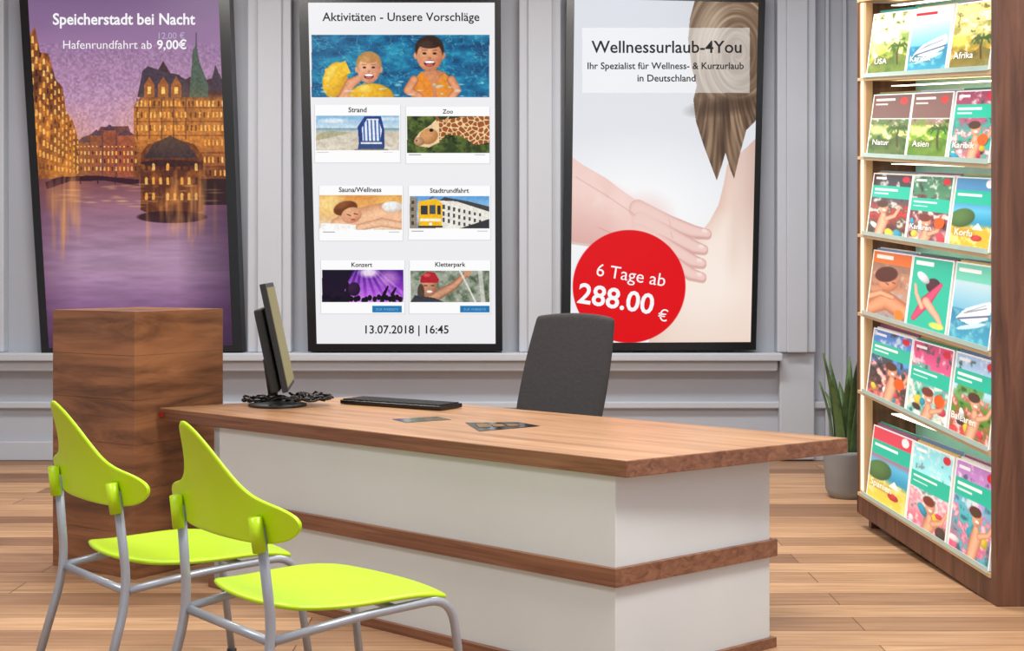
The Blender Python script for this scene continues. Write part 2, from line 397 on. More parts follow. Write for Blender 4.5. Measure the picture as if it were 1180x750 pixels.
for x0,y0,x1,y1,p0,p1 in cards: 
    c.rect(x0-1,y0,x1+1,y1+1,(222,222,226)); c.rect(x0,y0,x1,y1,(254,254,255))
c.setclip(364,133,460,173); c.vgrad(np.ones(X.shape),[(133,(130,185,225)),(147,(208,224,234)),(148,(110,160,182)),(152,(212,202,186)),(173,(230,220,202))])
c.ell(385,139,14,2.5,(250,250,252),.7,soft=.9); c.ell(446,137,16,2,(250,250,252),.6,soft=.9)
c.fill(np.clip((fbm(X,Y*2,6,7)-.4)*3,0,1)*(Y>152),(186,172,148),.6); c.poly([(364,156),(380,150),(404,153),(364,162)],(150,150,100),.5)
c.poly([(414,170),(412,146),(420,134),(439,134),(443,150),(443,170)],(30,62,130)); c.poly([(417,147),(423,137),(436,137),(440,150),(438,162),(418,162)],(238,242,246))
for k in range(5): c.line([(419+k*4.4,139),(420+k*4.4,162)],1.7,(34,80,165))
c.poly([(414,162),(440,162),(443,172),(412,172)],(48,76,130)); c.rect(416,164,440,166,(230,235,240)); c.ell(428,172.5,20,1.5,(120,105,85),.7)
c.setclip(469,134,564,176); c.fill(np.ones(X.shape),(46,62,26)); c.fill(np.clip((fbm(X,Y,9,14)-.4)*3,0,1),(116,134,58),.8); c.fill(np.clip((fbm(X,Y,5,24)-.6)*5,0,1),(20,30,12),.8)
gp=[(478,160),(484,152),(496,144),(502,138),(514,138),(530,135),(564,133),(564,164),(548,167),(530,156),(514,155),(506,164),(494,170),(482,168)]
c.poly(gp,(240,208,160)); gm=c.pm(gp)
gx,gy=X/6.2,Y/5.6; jx=np.floor(gx); jy=np.floor(gy); d1=np.full(X.shape,9.); d2=d1.copy()
TT=np.random.RandomState(9).rand(64,64,2)
for a in (-1,0,1):
    for b in (-1,0,1):
        q=TT[((jx+a)%64).astype(int),((jy+b)%64).astype(int)]; d=np.hypot(gx-jx-a-q[...,0],gy-jy-b-q[...,1]); d2=np.minimum(d2,np.maximum(d1,d)); d1=np.minimum(d1,d)
c.fill(gm&((d2-d1)>.16)&(X>506),(160,84,32)); c.ball(494,157,11,9,(222,164,104),(160,100,56),-20); c.ball(483,163,6,5,(206,160,120),(140,96,66)); c.ell(497,150,2.3,2,(20,10,10)); c.poly([(503,140),(500,128),(507,138)],(150,90,50)); c.poly([(511,140),(518,132),(516,142)],(214,160,110)); c.ell(480,162,1,1,(60,30,20))
c.setclip(368,225,463,265); c.vgrad(np.ones(X.shape),[(225,(226,150,70)),(245,(240,190,120)),(265,(236,214,190))]); c.ell(380,234,16,10,(255,226,150),.8,soft=.9); c.ell(448,232,16,8,(250,206,120),.5,soft=.9)
c.limb([(388,258),(412,252),(440,246),(464,250)],[14,24,24,20],(246,196,156),(206,138,98),pw=2); c.ell(398,240,14,8,(112,58,30),1,-15); c.ell(394,236,9,3.5,(160,96,54),.6,-20,soft=.8); c.ball(405,248,12,9,(240,182,142),(190,120,86),-15)
c.line([(400,247),(404,248.5)],1,(90,40,30)); c.line([(408,246),(412,247)],1,(90,40,30)); c.ell(407,253,3,1,(190,80,80))
c.poly([(368,265),(370,257),(400,258),(430,262),(430,265)],(250,248,244)); c.limb([(414,262),(440,256),(462,260)],[8,10,9],(246,200,164),(204,140,104),pw=2); c.ball(452,238,12,6,(250,250,250),(200,190,180))
c.setclip(472,226,564,263); c.vgrad(np.ones(X.shape),[(226,(92,160,220)),(250,(190,215,235)),(263,(130,128,126))])
c.poly([(502,263),(506,231),(526,232),(564,244),(564,263)],(236,232,222)); c.poly([(506,231),(512,227),(540,232),(564,238),(564,244),(526,232)],(70,66,66))
for k in range(8):
    for j in range(3): c.rect(510+k*6,236+j*7.5+k*1.4,512.6+k*6,241+j*7.5+k*1.2,(72,74,82))
c.poly([(530,263),(564,252),(564,263)],(50,52,56)); c.poly([(472,263),(472,226),(481,228),(480,263)],(150,136,120))
for j in range(4): c.rect(474,231+j*8,477,235+j*8,(70,64,60))
c.poly([(482,232),(503,229),(510,235),(509,260),(483,262)],(250,190,20)); c.rect(485,237,493,247,(50,54,62)); c.rect(495,236.5,502,246.5,(70,80,92)); c.rect(504,237,508,247,(50,54,62)); c.rect(484,252,508,255,(252,246,226)); c.ell(496,258,2,1.6,(255,255,230)); c.rect(482,260,510,262,(40,40,44)); c.line([(495,229),(500,226)],.8,(40,40,40))
c.setclip(371,311,465,348); c.vgrad(np.ones(X.shape),[(311,(70,20,130)),(335,(150,60,200)),(348,(220,130,240))]); 
for k in range(9): c.fill(c.pm([(408+k*3,309),(376+k*12,348),(384+k*12,348)]),(230,170,255),.35)
c.ell(425,314,10,5,(255,240,255),.9,soft=.9); c.ell(448,320,10,8,(255,200,250),.5,soft=1)
c.poly([(371,311),(408,311),(398,330),(396,348),(371,348)],(14,6,26),.92); 
for k in range(22): c.ell(373+k*4.4+rs.rand()*2,347-rs.rand()*5,2.6,3.4,(14,6,26))
c.limb([(398,348),(402,334),(397,321)],[9,7,4],(24,10,34)); c.ball(408,333,7,8,(60,26,70),(16,6,26)); c.limb([(440,348),(443,338),(447,330)],[5,4,2],(16,6,26)); c.limb([(454,348),(452,339),(456,332)],[5,4,2],(16,6,26))
c.setclip(473,312,564,348); c.fill(np.ones(X.shape),(160,166,150)); c.fill(np.clip((fbm(X,Y,8,33)-.42)*3,0,1),(58,78,50),.85); c.fill(np.clip((fbm(X,Y,3,34)-.6)*4,0,1),(210,214,200),.6)
c.limb([(484,350),(500,342),(522,330),(539,314)],[15,12,9,6],(214,158,124),(140,84,62),pw=2); c.ball(494,330,9,11,(212,152,118),(150,94,70)); c.poly([(484,326),(485,318),(492,313),(501,314),(506,322),(505,326)],(176,30,40)); c.ell(492,317,4,2,(240,120,120),.6,soft=.8); c.line([(489,329),(492,329)],1,(40,20,20)); c.line([(497,329),(500,329)],1,(40,20,20)); c.ell(495,336,3.4,1.4,(250,240,236)); c.ell(485,336,4,9,(60,40,30),.8)
c.poly([(473,348),(478,340),(500,343),(512,348)],(56,58,66)); c.line([(530,312),(548,348)],2,(226,226,214)); c.line([(553,312),(557,348)],5,(214,212,204),.8); c.ell(539,314,4,4,(210,150,118))
c.setclip()
for r_ in ((364,133,460,173),(469,134,564,176),(368,225,463,265),(472,226,564,263),(371,311,465,348),(473,312,564,348)): c.grain(*r_,2.2,82,.1)
c.rect(429,352.5,463,360,(30,120,180)); c.rect(530,352.5,564,360,(30,120,180))
for cx0,cy0 in ((363,174),(469,177),(370,266),(472,265)): c.rect(cx0+2,cy0+1,cx0+16,cy0+1.8,(160,160,168)); c.rect(cx0+78,cy0+1,cx0+90,cy0+1.8,(200,200,206))
place(c,e2)
stext(e2,'Aktivitäten - Unsere Vorschläge',462,21,181,T_dark,bold=.012)
for t,x,y,w_ in (('Strand',412,126.5,21),('Zoo',516,128.5,12),('Sauna/Wellness',415,218.5,49),('Stadtrundfahrt',518,219.5,45),('Konzert',417,305,24),('Kletterpark',519,305.5,35)): stext(e2,t,x,y,w_,T_dark,bold=.02)
stext(e2,'13.07.2018 | 16:45',469,381,96,T_dark,bold=.016)
stext(e2,'ZUR WEBSEITE',446,356.5,26,T_blue); stext(e2,'ZUR WEBSEITE',547,356.5,26,T_blue)
# ---- display 3: wellness
o3=[(653,-8),(882,-8),(871,403),(648,404)]; i3=[(662,-2),(874,3),(865,394),(657,395)]
e3=display('wall_display',o3,i3)
c=Canvas(i3,GX,GY); X,Y=c.X,c.Y
c.vgrad(np.ones(X.shape),[(0,(214,218,226)),(120,(226,228,234)),(394,(244,244,247))])
c.ell(730,250,110,70,(252,252,253),.8,soft=.9)
bk=[(838,190),(834,212),(828,236),(817,256),(802,274),(784,291),(767,314),(754,345),(747,400),(880,400),(880,150),(860,170)]
c.poly(bk,(246,226,214)); bm=c.pm(bk).astype(float)
edge=np.interp(Y,[190,236,274,314,400],[838,828,802,767,747])
c.fill(bm*np.clip(1-(X-edge)/26,0,1)**1.5,(224,186,170),.75)
c.fill(bm*np.clip((X-838-(Y-200)*.05)/30,0,1)*np.clip((330-Y)/100,0,1),(206,174,164),.8)
c.ell(815,330,34,60,(252,240,230),.7,10,soft=1); c.fill(bm*np.clip((Y-340)/60,0,1),(236,212,198),.6)
c.fill(bm*np.clip(1-np.abs(X-848+(Y-240)*.05)/12,0,1)*np.clip((Y-215)/30,0,1)*np.clip((330-Y)/40,0,1),(222,192,180),.35)
hp=[(802,-5),(795,22),(793,45),(797,78),(803,98),(799,115),(802,140),(811,168),(820,192),(826,208),(832,190),(836,176),(842,196),(846,206),(852,180),(860,150),(870,140),(880,120),(880,-5)]
c.poly(hp,(124,100,80)); hm=c.pm(hp)
cx_,cy_=850,62; dx=(X-cx_)/1.0; dy=(Y-cy_)/1.5; rr=np.hypot(dx,dy); an=np.arctan2(dy,dx)
# strands combed from the crown toward the bun: long arcs around it
sp=vnoise(rr*1.0+an*1.5,an*2.2,2.4,12)*.6+vnoise(rr*2.0+an*3,an*3,2.4,18)*.4
up=hm*np.clip((122-Y+ (X-800)*.1)/14,0,1); c.fill(up*np.clip((sp-.45)*2.2,0,1),(204,180,152),.75); c.fill(up*np.clip((.46-sp)*2.6,0,1),(88,66,50),.65)
st2=vnoise(X+(Y-110)*.22*(828-X)/30,Y*.04,1.7,13)*.6+vnoise(X,Y*.05,3.5,19)*.4; lo=hm*np.clip((Y-105)/16,0,1)
c.fill(lo,(112,88,70)); c.fill(lo*np.clip((st2-.45)*3,0,1),(178,150,122),.75); c.fill(lo*np.clip((.45-st2)*3,0,1),(66,48,38),.8)
c.ell(818,36,14,34,(226,206,180),.45,12,soft=1); c.ell(856,70,18,40,(96,72,54),.4,soft=1); c.ell(838,122,36,9,(66,48,38),.6,-8,soft=1)
sk=(242,208,200); sk2=(214,160,152)
hpoly=[(655,178),(672,190),(698,205),(718,220),(744,238),(770,262),(776,288),(762,304),(742,300),(700,284),(655,278)]
c.poly([(x+1,y+3) for x,y in hpoly],(200,150,142),.5); c.poly(hpoly,sk); hm2=c.pm(hpoly).astype(float)
c.fill(hm2*np.clip((Y-222-(X-655)*.42)/50,0,1),sk2,.65); c.ell(700,226,40,14,(250,222,214),.7,30,soft=1); c.fill(hm2*np.clip((fbm(X,Y,20,55)-.4)*2,0,1),(226,178,170),.35)
for pts,ws in (([(735,240),(770,256),(798,266),(815,269)],[20,17,14,10]),([(738,254),(772,270),(800,284),(811,287)],[20,17,14,10]),([(736,268),(770,284),(798,300),(809,303)],[20,17,14,10]),([(740,284),(772,300),(796,315),(809,319)],[20,16,13,10])):
    c.limb([(x,y+2.2) for x,y in pts],ws,(196,132,124),al=.55); c.limb(pts,ws,sk,sk2,pw=4)
c.ell(742,262,28,32,sk,.8,20,soft=.9)
for x,y in ((772,257),(774,271),(772,285),(774,301)): c.line([(x-1,y-4),(x+1,y+3)],.9,(210,156,148),.5)
for x,y in ((812,267),(808,285),(806,301),(806,317)): c.ell(x,y-1,3.4,2.2,(250,228,222),.9,15)
c.line([(664,204),(700,226),(732,248)],1.4,(214,164,156),.5); c.line([(690,262),(720,276),(742,290)],1.2,(206,150,142),.5)
c.rect(671,32,864,107,(255,255,255),.52)
c.fill(np.clip(65.5-np.hypot(X-725,Y-330),0,1),(226,8,20))
place(c,e3)
stext(e3,'Wellnessurlaub-4You',768,54,173,T_dark,bold=.012)
stext(e3,'Ihr Spezialist für Wellness- & Kurzurlaub',767,77,180,T_dark,bold=.015)
stext(e3,'in Deutschland',768,90,67,T_dark,bold=.015)
stext(e3,'6 Tage ab',727,319,80,T_white,rot=9)
stext(e3,'288.00',710,344,88,T_white,rot=9,bold=.02)
stext(e3,'€',764,363,11,T_white,rot=9)

# =========================================================== reception desk
A=math.atan2(-1.70,1.926)
M_oak=wood('desk_top_oak',(156,110,76),(204,158,116),rot=A,scale=(.7,11,11),rough=.36)
M_edge=wood('desk_edge_walnut',(104,64,46),(152,106,80),rot=A,scale=(.9,16,30))
M_panel=plain('desk_white_laminate',(216,222,224),.5,var=.02,scale=3)
desk=empty('reception_desk',(0,5.4,0))
Lc,Cc,Rc=(-1.56,6.14),(.366,4.44),(1.22,5.04); Bc=(-.71,6.71)
prism('desktop',[Cc,Rc,Bc,Lc],.686,.74,M_edge,desk,bevel=.003)
def inset(poly,d):
    cx=sum(p[0] for p in poly)/4; cy=sum(p[1] for p in poly)/4
    return [(cx+(x-cx)*(1-d),cy+(y-cy)*(1-d)) for x,y in poly]
prism('desktop_surface',inset([Cc,Rc,Bc,Lc],.003),.7395,.741,M_oak,desk)
B0=Vector((.335,4.50)); BR=Vector((.924,4.98)); BL=Vector((-1.27,5.92))
ur=(BR-B0).normalized(); ul=(BL-B0).normalized()
def strip(name,a,b,inn,t,z0,z1,mat,out=0,bevel=.002):
    a=Vector(a)-inn*out; b=Vector(b)-inn*out
    p=[a,b,b+inn*(t+out),a+inn*(t+out)]
    ar=sum(p[i].x*p[(i+1)%4].y-p[(i+1)%4].x*p[i].y for i in range(4))
    if ar<0: p=p[::-1]
    return prism(name,[(q.x,q.y) for q in p],z0,z1,mat,desk,bevel=bevel)
def body(name,out,z0,z1,mat):
    nf=Vector((-ul.y,ul.x)); 
    if nf.dot(ur)<0: nf=-nf
    nr=Vector((-ur.y,ur.x)); 
    if nr.dot(ul)<0: nr=-nr
    def isect(p,d,q,e):
        m=d.x*e.y-d.y*e.x; t=((q.x-p.x)*e.y-(q.y-p.y)*e.x)/m; return p+d*t
    t=.04
    o=isect(B0-nf*out,ul,B0-nr*out,ur); i=isect(B0+nf*t,ul,B0+nr*t,ur)
    f1=BL+ul*out; r1=BR+ur*out
    q=[o,r1-nr*out,r1+nr*t,i,f1+nf*t,f1-nf*out]
    prism(name,[(a.x,a.y) for a in q],z0,z1,mat,desk,bevel=.0015)
body('body_panels',0,.0,.686,M_panel)
body('middle_band',.02,.326,.386,M_edge)
body('plinth_band',.018,0,.035,M_edge)
strip('left_end_panel',BL,BL+ur*.55,-ul,.04,0,.686,M_panel)
M_glass=plain('smoked_glass',(60,74,44),.12,var=.25,scale=10,spec=.12); M_brass=plain('bronze_insert',(126,96,54),.4,metal=0,var=.4,scale=20,spec=.2)
def dp(px,py,z=.7415):
    d=(EYE-z)*F/(py-HOR); return ((px-590)*d/F,d)
M_dark=plain('smoked_glass_dark',(26,24,22),.12,var=.2,spec=.12)
prism('cable_panel_glass',[dp(468,487),dp(520,483.5),dp(503,480),dp(452,483)],.741,.7425,M_glass,desk)
prism('cable_panel_dark',[dp(552,497),dp(622,491),dp(598,486.5),dp(536,487)],.741,.7425,M_dark,desk)
for k in range(3):
    x=552+k*17; prism('cable_panel_flap_%d'%k,[dp(x,492.5-k*.8,.743),dp(x+13,491.8-k*.8,.743),dp(x+9,488.4,.743),dp(x-4,488.7,.743)],.7425,.744,M_brass,desk)
box('desk_lock',(-1.545,6.118,.713),(.03,.004,.02),plain('red_tag',(160,30,30)),desk,rotz=A)

# =========================================================== wooden pedestal
M_ped=wood('pedestal_oak',(92,58,38),(166,112,74),rot=0,scale=(1.0,1.0,7),rough=.45,nscale=1.5)
ped=empty('wooden_pedestal',(-1.75,6.5,0))
Fp,Rp,Lp=(-1.645,6.05),(-1.353,6.50),(-2.10,6.35); Kp=(-1.353-.455,6.80)
for k in range(6):
    z0=1.17*k/6; prism('board_%d'%k,[Fp,Rp,Kp,Lp],z0,z0+1.17/6-.001,M_ped,ped,bevel=.0012)

# =========================================================== chairs
M_lime=plain('lime_plastic',(184,222,6),.36,var=.03,scale=3)
M_tube=plain('grey_powder_tube',(166,172,184),.35,metal=.35,var=.04)
M_foot=plain('rubber_foot',(40,40,42),.7)
def visitor_chair(loc,rot):
    e=empty('visitor_chair',loc,rot)
    def seat(u,v):
        a=2*u-1;b=2*v-1; x=.265*a*math.sqrt(1-.26*b*b); y=.285*b*math.sqrt(1-.26*a*a)+.055
        x*=1+.06*b
        z=.464-.020*(1-a*a)*(1-b*b) - (.03*max(0,b)**3) +.012*max(0,-b)**3
        return (x,y,z)
    sheet('seat',seat,16,16,M_lime,e,local=True,solid=.016)
    def back(u,v):
        s=math.sin((u-.5)*math.pi); q=max(0,1-abs(s)**4)**.5
        zb=.716-.070*q; zt=.716+.050*q+.195*math.exp(-(abs(s)/.33)**1.9)
        z=zb+(zt-zb)*v; x=.345*s
        y=-.290+.055*abs(s)**1.8-.14*max(0,z-.66)-.9*max(0,z-.70)**2
        return (x,y,z)
    sheet('backrest',back,48,16,M_lime,e,local=True,solid=.012)
    for sx in (-1,1):
        x=.235*sx
        tube('rear_leg',[(x*1.06,-.37,.012),(x*1.0,-.255,.40),(x*.93,-.285,.70)],.0135,M_tube,e,local=True,fil=.1)
        tube('side_rail_leg',[(x*1.0,-.255,.405),(x*1.05,.0,.430),(x*1.08,.30,.438),(x*1.14,.36,.012)],.0125,M_tube,e,local=True,fil=.08)
        tube('sleeve',[(x*.95,-.288,.635),(x*.93,-.300,.725)],.018,M_lime,e,local=True)
        lathe('foot_pad',[(.017,0),(.017,.02)],(x*1.06,-.37,0),M_foot,e,n=14,local=True)
        lathe('foot_pad',[(.017,0),(.017,.02)],(x*1.14,.36,0),M_foot,e,n=14,local=True)
    tube('rear_crossbar',[(-.235,-.255,.40),(.235,-.255,.40)],.0125,M_tube,e,local=True)
    tube('front_crossbar',[(-.248,.12,.432),(.248,.12,.432)],.010,M_tube,e,local=True)
    return e
def cplace(rl,ang):
    ca,sa=math.cos(ang),math.sin(ang); lx,ly=-.235,-.255
    return (rl[0]-(lx*ca-ly*sa),rl[1]-(lx*sa+ly*ca),0)
th=math.radians(-50)
visitor_chair(cplace((-.91,3.90),th),th)
visitor_chair(cplace((-1.435,4.46),th),th)

# =========================================================== office chair
M_fab=plain('charcoal_fabric',(62,60,62),.85,var=.08,scale=60,bump=.2)
oc=empty('office_chair',(.085,6.36,0),math.radians(180-40))
def ob(u,v):
    a=2*u-1;b=2*v-1; x=.25*a*math.sqrt(1-.12*b*b)*(1-.04*b); z=.86+.285*b*math.sqrt(1-.12*a*a)
    y=-.20-.30*(z-.58)+.03*a*a
    return (x,y,z)
sheet('backrest',ob,16,18,M_fab,oc,local=True,solid=.045)
def osx(u,v):
    a=2*u-1;b=2*v-1; return (.24*a*math.sqrt(1-.25*b*b),.23*b*math.sqrt(1-.25*a*a)+.02,.48-.02*(1-a*a)-.02*max(0,b)**3)
sheet('seat',osx,14,14,M_fab,oc,local=True,solid=.07)
tube('back_bar',[(0,0,.43),(0,-.24,.42),(0,-.29,.70)],.02,M_darkplastic,oc,local=True,fil=.08)
tube('gas_lift',[(0,0,.10),(0,0,.45)],.028,M_darkplastic,oc,local=True)
for k in range(5):
    a=2*math.pi*k/5+.3; tube('base_arm_%d'%k,[(0,0,.12),(.27*math.cos(a),.27*math.sin(a),.075)],[.028,.018],M_darkplastic,oc,local=True)
    x,y=.27*math.cos(a),.27*math.sin(a); tube('castor_%d'%k,[(x-.02*math.sin(a),y+.02*math.cos(a),.03),(x+.02*math.sin(a),y-.02*math.cos(a),.03)],.03,M_darkplastic,oc,local=True,n=16)
    tube('castor_stem_%d'%k,[(x,y,.03),(x,y,.08)],.009,M_darkplastic,oc,local=True)

# =========================================================== monitor etc.
mon=empty('computer_monitor',(-1.05,6.25,.743))
nrm=Vector((math.cos(math.radians(6)),math.sin(math.radians(6)),0)); side=Vector((-nrm.y,nrm.x,0))
up=(Vector((0,0,1))-nrm*.21).normalized(); nn_=side.cross(up)
if nn_.dot(nrm)<0: nn_=-nn_
def slab(name,c,w,h,t,mat,bevel=.004):
    vs=[]
    for k in (-1,1):
        for a,b in ((-1,-1),(1,-1),(1,1),(-1,1)): vs.append(c+side*(a*w/2)+up*(b*h/2)+nn_*(k*t/2))
    return mobj(name,vs,BF,mat,mon,bevel=bevel)
mc=Vector((-1.055,6.25,1.055))
slab('panel',mc,.52,.48,.026,M_darkplastic)
slab('screen',mc+nn_*.014,.48,.44,.004,emitmat('monitor_glow',(186,172,120),.6),0)
slab('rear_housing',mc-nn_*.045-up*.05,.42,.37,.04,M_darkplastic,.008)
tube('stand_neck',[(-1.07,6.25,.752),(-1.10,6.25,.95)],.022,M_darkplastic,mon)
lathe('stand_base',[(.13,0),(.13,.008),(.10,.014),(.03,.02)],(-1.05,6.22,.743),M_darkplastic,mon)
kb=empty('computer_keyboard',(-.5,6.2,.7415))
ka=math.radians(-33)
box('keyboard_case',(-.5,6.22,.7525),(.56,.17,.018),M_black,kb,rotz=ka,bevel=.004)
kv=[];kf=[]
for r in range(5):
    for q in range(17):
        lx=-.255+q*.032; ly=-.065+r*.031; x0=-.5+lx*math.cos(ka)-ly*math.sin(ka); y0=6.22+lx*math.sin(ka)+ly*math.cos(ka); b=len(kv)
        for z in (.760,.767):
            for dx,dy in ((-.013,-.012),(.013,-.012),(.013,.012),(-.013,.012)): kv.append((x0+dx*math.cos(ka)-dy*math.sin(ka),y0+dx*math.sin(ka)+dy*math.cos(ka),z))
        kf+= [tuple(b+i for i in f) for f in BF]
mobj('keys',kv,kf,M_darkplastic,kb)
rs=np.random.RandomState(3)
for k in range(8):
    cx,cy=((-1.15,-1.12,-1.14,-.93,-.90,-.88,-.94,-1.02)[k],(6.24,6.30,6.27,6.20,6.26,6.22,6.3,6.12)[k]); pts=[]
    for i in range(26):
        a=i*.45+k; r=.04+.03*rs.rand(); pts.append((cx+r*1.2*math.cos(a)+i*.001,cy+r*.8*math.sin(a),.752+.012*rs.rand()+.008*(i%3)+.003*k))
    tube('cable_%d'%k,pts,.005,M_black,mon,fil=.03,n=6)

# =========================================================== brochure rack
NX,NY,FX,FY=1.962,5.63,1.839,7.32
zn=lambda y:EYE-(y-HOR)*NY/F
zf=lambda y:EYE-(y-HOR)*FY/F
def R(s,yn,yf,out=0):
    return (NX+(FX-NX)*s-out, NY+(FY-NY)*s, max(0,zn(yn))*(1-s)+zf(yf)*s if yn<694.9 else zf(yf)*s)
rack=empty('brochure_rack',(2.0,6.4,0))
M_dw=wood('rack_walnut',(76,46,34),(124,82,62),scale=(12,12,.8),rough=.45)
M_cream=plain('rack_wood_edge',(196,160,116),.4,var=.05,emit=.15)  # edge, shelves, back panel and lips glow faintly to make the rack look lit
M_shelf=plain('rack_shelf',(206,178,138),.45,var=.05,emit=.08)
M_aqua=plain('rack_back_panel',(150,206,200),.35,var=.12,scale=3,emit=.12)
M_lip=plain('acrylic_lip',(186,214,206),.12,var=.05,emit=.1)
M_led=emitmat('led_strip',(255,238,205),4.5); M_glow=emitmat('glow_strip',(255,240,212),1.3)
def rbox(name,s0,s1,t,b,o0,o1,mat,bevel=0):
    vs=[R(s0,*b,o0),R(s1,*b,o0),R(s1,*b,o1),R(s0,*b,o1),R(s0,*t,o0),R(s1,*t,o0),R(s1,*t,o1),R(s0,*t,o1)]
    return mobj(name,vs,BF,mat,rack,bevel=bevel)
TOP=(-24,4)
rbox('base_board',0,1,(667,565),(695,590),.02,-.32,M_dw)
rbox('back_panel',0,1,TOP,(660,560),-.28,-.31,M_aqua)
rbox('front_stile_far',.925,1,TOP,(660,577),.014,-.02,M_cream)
rbox('glow_strip_far',.945,.968,TOP,(650,562),.018,.010,M_glow)  # bright strip up the far edge, given its own glow
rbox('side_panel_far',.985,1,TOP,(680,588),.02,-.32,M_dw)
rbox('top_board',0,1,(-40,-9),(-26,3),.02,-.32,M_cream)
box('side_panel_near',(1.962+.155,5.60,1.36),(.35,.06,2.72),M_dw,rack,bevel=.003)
box('levelling_foot',(1.90,7.27,.035),(.05,.05,.07),M_dw,rack)
box('levelling_foot',(2.10,7.27,.035),(.05,.05,.07),M_dw,rack)
rows=[((-6,14),(80,89)),((98,106),(188,179)),((201,195),(292,268)),((303,282),(405,358)),((413,370),(520,447)),((541,480),(660,564))]
cols=[(.912,.577),(.568,.276),(.268,.010)]
for k,(t,b) in enumerate(rows):
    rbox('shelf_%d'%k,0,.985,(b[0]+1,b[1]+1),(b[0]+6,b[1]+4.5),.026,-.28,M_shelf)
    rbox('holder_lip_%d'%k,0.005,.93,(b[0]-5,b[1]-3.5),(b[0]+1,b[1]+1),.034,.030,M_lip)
    rbox('led_strip_%d'%k,.01,.93,(t[0]-8,t[1]-7),(t[0]-6.5,t[1]-6),-.12,-.17,M_led)
M_br=attrmat('brochure_print',.36,base=True,rough=.3)  # covers, pages and labels carry some emission to look brightly lit
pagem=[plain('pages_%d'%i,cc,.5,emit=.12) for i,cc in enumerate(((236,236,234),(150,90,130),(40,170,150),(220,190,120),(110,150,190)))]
TEAL=(24,190,158)
spec=[
 [((250,236,180),(110,150,50),(250,204,70),'USA',0),((236,250,250),(50,180,190),(240,216,140),'Karibik',4),((250,226,140),(150,140,60),(240,180,40),'Afrika',0)],
 [((122,90,84),(80,120,50),(222,206,110),'Natur',0),((132,98,92),(100,160,30),(232,220,100),'Asien',0),((150,60,90),(30,190,160),(210,110,130),'Karibik',1)],
 [((56,50,54),(200,50,44),(50,70,44),'',1),((60,120,84),(120,50,60),(226,190,180),'Kanaren',1),((80,150,200),(50,80,130),(232,180,40),'Korfu',5)],
 [((110,70,50),(240,150,90),(130,170,190),'',2),((60,190,160),(210,80,110),(240,190,180),'',3),((180,215,230),(120,200,210),(50,90,110),'',4)],
 [((60,130,204),(50,60,54),(230,110,100),'',1),((206,70,120),(90,190,170),(240,226,216),'',1),((160,196,236),(80,150,40),(220,70,70),'Balearen',1)],
 [((226,70,90),(40,160,190),(236,210,80),'Spanien',5),((140,220,230),(230,230,225),(230,100,130),'',1),((190,130,200),(70,190,200),(240,90,130),'',1)]]
T_lab=plain('label_white',(250,250,245),.5,emit=.4)
T_or=plain('sticker_orange',(240,100,30),.5,emit=.2)
